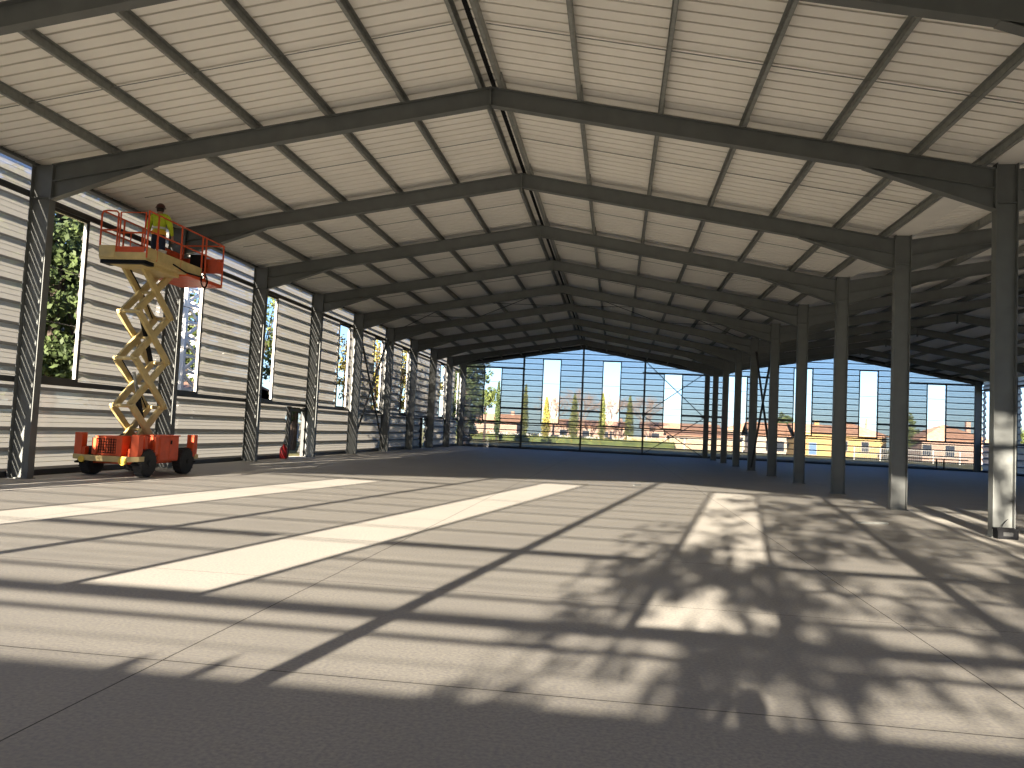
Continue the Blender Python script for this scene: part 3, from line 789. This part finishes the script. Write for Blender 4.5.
def tree(name, x, y, h, tr, crowns, nclus, cr, nleaf, size, leafm, label, cat='tree', group=None, limbs=6):
    r = empty(name, (x, y, -.06))
    fm = MB(); cents = []
    for c, rad, *nc in crowns: cents += clustered(fm, (x + c[0], y + c[1], c[2]), rad, nc[0] if nc else nclus, cr, nleaf, size)
    fm.build('foliage', M[leafm], r, fix=False)
    t = MB(); t.tube([(x, y, -.1), (x + .05, y, h * .35), (x - .04, y + .05, h * .7), (x, y, h)], [tr, tr * .85, tr * .6, tr * .25], 10)
    t.build('trunk', M['bark'], r)
    b = MB()
    for q in random.sample(cents, min(limbs, len(cents))):
        z0 = h * random.uniform(.35, .8)
        b.tube([(x, y, z0), ((x + q[0]) / 2, (y + q[1]) / 2, (z0 + q[2]) / 2 + .2), q], [tr * .35, tr * .22, tr * .08], 6)
    if limbs: b.build('branches', M['bark'], r)
    return tag(r, label, cat, group)
# outside the near gable (their shade falls on the floor)
tree('broadleaf_tree', 16.5, -26, 8.5, .28, [((0, 0, 7.0), (6.5, 2.2, 5.6), 470), ((-5.6, .3, 4.9), (1.4, 1.4, 2.2), 70)], 640, .40, 26, .11, 'leaf', 'tree outside the near gable behind the camera, casting the dappled shade', limbs=14)
tree('broadleaf_tree', 27.5, -27, 8.5, .26, [((0, 0, 7.0), (6.0, 2.2, 5.5))], 440, .40, 26, .11, 'leaf', 'tree outside the near gable further right behind the camera', limbs=12)
hm = MB()
for i in range(95):
    x = -4 + i * .5
    leaves(hm, (x, -20.2, 1.15), (.42, .45, 1.45 + random.uniform(-.05, .1)), 120, .12)
hm.m = 1; hm.box(-4.2, 43.2, -20.5, -19.9, -.06, 2.5)
tag(hm.build('hedge', [M['hedge'], M['hedge']], fix=False), 'clipped green hedge outside the near gable behind the camera', 'hedge')
# outside the left wall
tree('pine_tree', -6.3, 8.5, 9.5, .24, [((0, 0, 5.6), (2.3, 2.4, 1.3)), ((.3, .2, 7.6), (2.5, 2.4, 1.8)), ((0, .3, 3.3), (1.7, 1.7, .7))], 85, .5, 45, .12, 'pine', 'dark pine tree seen through the window opening beside the nearest striped column', limbs=12)
tree('pine_tree', -4.2, 24.5, 8.5, .2, [((0, 0, 4.6), (1.9, 2.2, 3.2))], 90, .4, 36, .11, 'pine', 'dark green tree outside the left wall beyond the tower', limbs=8)
tree('broadleaf_tree', -6.0, 28.7, 5.5, .30, [((0, 0, 5.8), (2.6, 2.6, 2.6))], 70, .5, 40, .13, 'leaf', 'tree with brown trunk on the lawn seen through the left wall doorway', limbs=8)
for x, y, w in ((-4.0, 36.0, 'yellow-green tree outside the window beyond the left wall cross brace'), (-4.5, 42.5, 'yellow-green tree outside the left wall near its far end'), (-3.6, 49.5, 'yellow-green tree outside the last window of the left wall')):
    tree('broadleaf_tree', x, y, 4.5, .15, [((0, 0, 4.6), (1.8, 2.3, 3.0))], 60, .45, 36, .13, 'autumn', w, limbs=6)
0 and tree('broadleaf_tree', -3.0, 4.0, 4.2, .12, [((0, 0, 5.0), (1.0, 1.8, 2.2))], 30, .35, 16, .10, 'leaf', 'slim tree close outside the left wall, shading its sheets', limbs=5)
for y, w in ((16.5, 'slim leafy tree close outside the left wall beyond the lattice tower'), (22.0, 'slim leafy tree outside the left wall just past the doorway'),
             (27.6, 'slim leafy tree outside the left wall by its cross brace'), (33.5, 'slim leafy tree outside the left wall past its cross brace'), (39.5, 'slim leafy tree outside the left wall near the second doorway')):
    tree('broadleaf_tree', -2.6, y, 6.4, .10, [((0, 0, 6.2), (.9, 2.5, 3.3))], 62, .36, 18, .10, 'autumn' if y > 20 else 'leaf', w, limbs=6)
for x, y, w in ((-14.5, 11, 'tall dark tree well back from the left wall beyond the pine'), (-16, 19.5, 'tall tree behind and left of the lattice tower'),
                (-17, 28, 'tall tree behind the lattice tower'), (-10, 1.5, 'tall tree outside the left wall nearest the camera'), (-24, 48, 'tall tree behind the beige building')):
    tree('broadleaf_tree', x, y, 11, .26, [((0, 0, 7.6), (3.6, 4.2, 6.2))], 220, .75, 40, .22, 'leaf', w, limbs=8)
# lattice tower
r = empty('lattice_tower', (-9.4, 21.6, -.06)); tag(r, 'white lattice tower outside the window opening behind the scissor lift', 'lattice tower')
tw = .72; H = 13
for sx in (-1, 1):
    for sy in (-1, 1):
        q = MB(); q.box(-9.4 + sx * tw - .1, -9.4 + sx * tw + .1, 21.6 + sy * tw - .1, 21.6 + sy * tw + .1, -.06, H); q.build('leg', M['white'], r)
q = MB(); z = .3; k = 0
while z < H - 1:
    c4 = [V((-9.4 + a * tw, 21.6 + b * tw, 0)) for a, b in ((-1, -1), (1, -1), (1, 1), (-1, 1))]
    for i in range(4):
        a, b = c4[i], c4[(i + 1) % 4]
        q.bar((a.x, a.y, z), (b.x, b.y, z), .12)
        if k % 2: a, b = b, a
        q.bar((a.x, a.y, z), (b.x, b.y, z + .85), .12)
    z += .85; k += 1
q.build('lacing', M['white'], r)
for x, y, h, w in ((-9.0, 25.6, 7.2, 'tall thin white pole outside the left wall right of the lattice tower'), (-7.5, 17.2, 2.6, 'short white pole outside the left wall behind the lift'), (-7.0, 8.9, 2.2, 'short white post outside the left wall left of the lift')):
    q = MB(); q.tube([(x, y, -.06), (x, y, h)], .05, 8); q.tube([(x, y, h), (x, y, h + .04)], .07, 8); tag(q.build('pole', M['white']), w, 'pole', 'white poles outside the left wall')

# ------------------------------------------------------------------ houses
def house(x0, x1, y0, y1, h, rh, wallm, label, wins=(), hip=False, winm='glass', side=0):
    r = empty('house', ((x0 + x1) / 2, (y0 + y1) / 2, -.06)); tag(r, label, 'house')
    q = MB(); q.box(x0, x1, y0, y1, -.06, h)
    if not hip: q.prism([(y0, h), (y1, h), ((y0 + y1) / 2, h + rh - .1)], 0, x0 + .01, x1 - .01)
    q.build('walls', M[wallm], r)
    e = .5; ym = (y0 + y1) / 2; q = MB()
    i = (y1 - y0) / 2 if hip else 0
    t = .16
    b = [(x0 - e, y0 - e, h - .08), (x1 + e, y0 - e, h - .08), (x1 + e, y1 + e, h - .08), (x0 - e, y1 + e, h - .08)]
    if hip: tp = [(x0 + i, ym, h + rh), (x1 - i, ym, h + rh)]
    else: tp = [(x0 - e, ym, h + rh), (x1 + e, ym, h + rh)]
    vs = b + tp + [(p[0], p[1], p[2] + t) for p in b + tp]
    fs = [(0, 1, 5, 4), (2, 3, 4, 5), (1, 2, 5), (3, 0, 4)]
    fs = fs + [tuple(k + 6 for k in f) for f in fs] + [(0, 1, 7, 6), (1, 2, 8, 7), (2, 3, 9, 8), (3, 0, 6, 9)]
    q.add(vs, fs); q.build('roof', M['tile'], r)
    for wx0, wx1, z0, z1 in wins:
        q = MB(); q.box(wx0 - .08, wx1 + .08, y0 - .05, y0 + .1, z0 - .08, z1 + .08); fr = q.build('window_frame', M['plastp'], r)
        q = MB(); q.box(wx0, wx1, y0 - .07, y0, z0, z1); q.build('pane', M[winm], fr)
    q = MB(); q.box(x1 - 1.6, x1 - 1.0, ym - .3, ym + .3, h + rh * .4, h + rh + .7); q.build('chimney', M[wallm], r)
    return r
house(36.3, 40.7, 92, 98, 3.1, .95, 'plasty', 'yellow house with a blue shutter beyond the far gable', [(37.85, 38.75, .2, 1.7)], False, 'blue')
house(30.8, 35.2, 93, 99, 2.4, 1.6, 'plastp', 'pale house with wide dark windows left of the yellow house', [(32.6, 33.7, .4, 1.7), (34.0, 34.9, .4, 1.7)])
house(43.5, 52.5, 108, 117, 3.1, 2.0, 'plasty', 'cream house with orange tiled roof right of the yellow house', [(46, 47, .8, 2.2), (49, 50, .8, 2.2)], True)
house(55, 64, 101, 110, 2.9, 2.2, 'plastk', 'wide house with pink walls behind the last window of the far gable', [(55, 56.2, .8, 2.2), (58, 59.2, .8, 2.2)], True)
house(17.5, 30.2, 122, 131, 2.9, 1.0, 'plastk', 'low pink house behind the cross-braced bay of the far gable', [(19, 20.2, .8, 2.1), (22, 23.2, .8, 2.1), (26, 27.2, .8, 2.1)])
house(1.0, 15.0, 126, 134, 2.7, 1.1, 'plastk', 'long low house with tiled roof behind the cypresses', [(3, 4.2, .8, 2), (7, 8.2, .8, 2), (11, 12.2, .8, 2)])
house(-14, -4, 120, 128, 2.8, 1.3, 'plastk', 'house behind the far left corner of the hall', [(-12, -11, .8, 2), (-8, -7, .8, 2)])
house(20.5, 29.8, 100, 106, 1.9, .5, 'plastp', 'pale low shed with flat tiled roof behind the cross brace', [(22, 23, .6, 1.5), (25.5, 26.5, .6, 1.5)])
house(32.2, 43, 128, 138, 3.4, 1.6, 'plastp', 'pale house with orange roof behind the middle row of columns', [(34, 35, .8, 2.1), (38, 39, .8, 2.1)], True)
house(-19, -14, 33.5, 46, 2.9, 1.0, 'plast', 'beige building on the lawn beyond the left wall', [(-17.5, -16.5, 1, 2.2)])
# window bars on its side towards the hall are a fence in front of it
def fence(pts, h, label, m='fence', post=2.0, panel=True):
    a, b = V(pts[0] + (0,)), V(pts[1] + (0,)); n = max(1, int((b - a).length / post)); r = empty('fence', (a.x, a.y, -.06))
    q = MB()
    if panel:
        q.bar(a + V((0, 0, h * .48)), b + V((0, 0, h * .48)), .05, h * .86, (0, 0, 1))
    else:
        for z in (.15, h * .5, h - .08): q.bar(a + V((0, 0, z)), b + V((0, 0, z)), .05, .07)
        k = int((b - a).length / .22)
        for i in range(k): p = a.lerp(b, i / k); q.box(p.x - .02, p.x + .02, p.y - .02, p.y + .02, 0, h - .06)
    q.build('fence_panel', M[m], r)
    for i in range(n + 1):
        p = a.lerp(b, i / n); q = MB(); q.box(p.x - .05, p.x + .05, p.y - .07, p.y + .07, -.06, h); q.build('fence_post', M['white'], r)
    tag(r, label, 'fence')
fence(((41.2, 84), (62, 84)), 1.5, 'grey panel fence with white posts right of the yellow house', 'fence', 2.6, False)
fence(((14.5, 95.5), (30, 95.5)), 1.5, 'pale boundary fence behind the cross-braced bay', 'plast', 2.5)
fence(((-6, 104), (14, 104)), 1.2, 'pale boundary wall with posts behind the cypresses', 'fence', 2.5)
fence(((-11, 26), (-11, 52)), 1.3, 'white post fence on the lawn outside the left wall', 'fence', 2.6, False)
# cypresses
def cypress(x, y, h, w, m, label):
    r = empty('cypress_tree', (x, y, -.06)); q = MB()
    n = 34
    for i in range(n):
        t = (i + .5) / n; rad = w * (math.sin(min(1, t * 3.2) * math.pi / 2)) * (1 - t) ** .62 + .05
        leaves(q, (x, y, .4 + t * (h - .4)), (rad, rad, h / n * 1.1), 70, .13)
    q.build('foliage', M[m], r, fix=False)
    q = MB(); q.tube([(x, y, -.1), (x, y, h * .9)], [.12, .03], 8); q.build('trunk', M['bark'], r)
    tag(r, label, 'cypress tree')
cypress(-.2, 98, 8.0, .72, 'cyp', 'slim cypress just right of the first far gable post')
cypress(-3.27, 92, 8.0, .55, 'pine', 'dark slim cypress in the edge of the leftmost far window')
cypress(2.9, 98, 6.4, .85, 'autumn', 'yellow cypress seen in the second window of the far gable')
cypress(6.9, 98, 7.0, .95, 'cyp', 'cypress left of the tall post under the near ridge')
cypress(10.9, 98, 7.2, .7, 'cyp', 'cypress at the left edge of the third far window')
cypress(14.7, 98, 7.0, .85, 'cyp', 'cypress left of the cross-braced bay of the far gable')
# left corner pine and others
tree('pine_tree', -1.6, 60, 8.0, .5, [((0, 0, 7.8), (2.3, 2.2, 2.8)), ((0, 0, 3.6), (1.7, 1.8, 3.2))], 150, .5, 40, .15, 'pine', 'big dark pine close outside the far left corner', limbs=10)
tree('pine_tree', -2.7, 78, 5.6, .16, [((.2, 0, 5.3), (1.0, 1.2, 1.35))], 40, .45, 40, .14, 'leaf', 'rounded pine crown in the leftmost window of the far gable', limbs=6)
for x, y, h, w, lab in ((51.3, 97, 6.4, 1.5, 'green tree between the two last windows of the far gable'), (36.4, 102, 5.9, 1.3, 'green tree behind the pale house and middle columns'),
                        (66.8, 97, 5.0, 1.9, 'green tree outside the far right corner'), (70, 84, 5.5, 2.5, 'green tree beyond the right wall')):
    tree('broadleaf_tree', x, y, h * .7, .18, [((0, 0, h * .62), (w, w, h * .38))], 60, .5, 40, .16, 'leaf', lab, limbs=5)
def bare_tree(x, y, h, label):
    r = empty('bare_tree', (x, y, -.06)); t = MB(); b = MB()
    t.tube([(x, y, -.1), (x, y, h * .3)], [.2, .16], 8)
    def grow(p, d, ln, rad, lv):
        q = p + d * ln; b.tube([p, q], [rad, rad * .65], 4, False)
        if lv == 0: return
        for _ in range(3 if lv > 1 else 4):
            nd = (d + V((random.gauss(0, .42), random.gauss(0, .42), random.gauss(.08, .3)))).normalized()
            grow(p.lerp(q, random.uniform(.55, 1)), nd, ln * random.uniform(.62, .85), rad * .6, lv - 1)
    for i in range(5):
        a = i * 1.256; grow(V((x, y, h * .28)), V((math.cos(a) * .5, math.sin(a) * .5, 1)).normalized(), h * .25, .09, 4)
    t.build('trunk', M['bare'], r); b.build('branches', M['bare'], r, fix=False)
    tag(r, label, 'bare tree')
bare_tree(2.6, 116, 9.0, 'bare tree left of the second window of the far gable')
bare_tree(7.2, 118, 10.5, 'bare tree behind the cypress left of the tall ridge post')
bare_tree(11.8, 116, 9.5, 'bare tree right of the tall ridge post')
bare_tree(17.6, 116, 9.5, 'bare tree behind the post left of the cross-braced bay')
# long hedge at the end of the lawn
hm = MB()
for i in range(60): leaves(hm, (-9 + i * .5, 94, .55), (.4, .4, .75), 26, .14)
hm.m = 1; hm.box(-9.2, 20.8, 93.8, 94.2, -.06, .9)
tag(hm.build('hedge', [M['autumn'], M['hedge']], fix=False), 'low yellow-green hedge along the lawn beyond the far gable', 'hedge')

# ------------------------------------------------------------------ light
wd = bpy.data.worlds.new('sky'); S.world = wd; wd.use_nodes = True
n, l = wd.node_tree.nodes, wd.node_tree.links
bg = n['Background']
sky = n.new('ShaderNodeTexSky'); sky.sky_type = 'NISHITA'; sky.sun_disc = False
sky.sun_elevation = math.asin(-SUN.z); sky.sun_rotation = math.pi + .154
sky.air_density = 1.0; sky.dust_density = .6; sky.ozone_density = 1.0; sky.altitude = 100
tint = n.new('ShaderNodeMix'); tint.data_type = 'RGBA'; tint.blend_type = 'MULTIPLY'; tint.inputs['Factor'].default_value = 1
tint.inputs['B'].default_value = (.69, .96, 1.58, 1)
l.new(sky.outputs['Color'], tint.inputs['A']); l.new(tint.outputs['Result'], bg.inputs['Color']); bg.inputs['Strength'].default_value = .027
sl = bpy.data.lights.new('sun', 'SUN'); sl.energy = 4.4; sl.angle = math.radians(.53); sl.color = (1.0, .88, .72)
so = bpy.data.objects.new('sun', sl); COL.objects.link(so); so.rotation_euler = SUN.to_track_quat('-Z', 'Y').to_euler(); so.location = (5, -60, 30)

# ------------------------------------------------------------------ camera
yaw, pitch, roll = math.radians(-7.5386), math.radians(3.2537), math.radians(2.7235)
cy, sy, cp, sp = math.cos(yaw), math.sin(yaw), math.cos(pitch), math.sin(pitch)
fw = V((sy * cp, cy * cp, sp)); r0 = V((cy, -sy, 0)); u0 = r0.cross(fw)
rt = r0 * math.cos(roll) + u0 * math.sin(roll); up = u0 * math.cos(roll) - r0 * math.sin(roll)
cd = bpy.data.cameras.new('camera'); cd.sensor_width = 36; cd.lens = 36 * 798.68 / 1024; cd.clip_start = .05; cd.clip_end = 1000
co = bpy.data.objects.new('camera', cd); COL.objects.link(co)
mw = Matrix((rt, up, -fw)).transposed().to_4x4(); mw.translation = V((12.854, -16.3263, 1.6)); co.matrix_world = mw
S.camera = co
S.view_settings.view_transform = 'Standard'; S.view_settings.look = 'None'; S.view_settings.gamma = 1.0
S.view_settings.use_curve_mapping = False
S.view_settings.exposure = 2.95
S.cycles.max_bounces = 8; S.cycles.diffuse_bounces = 5; S.cycles.transparent_max_bounces = 16
S.cycles.sample_clamp_indirect = 6
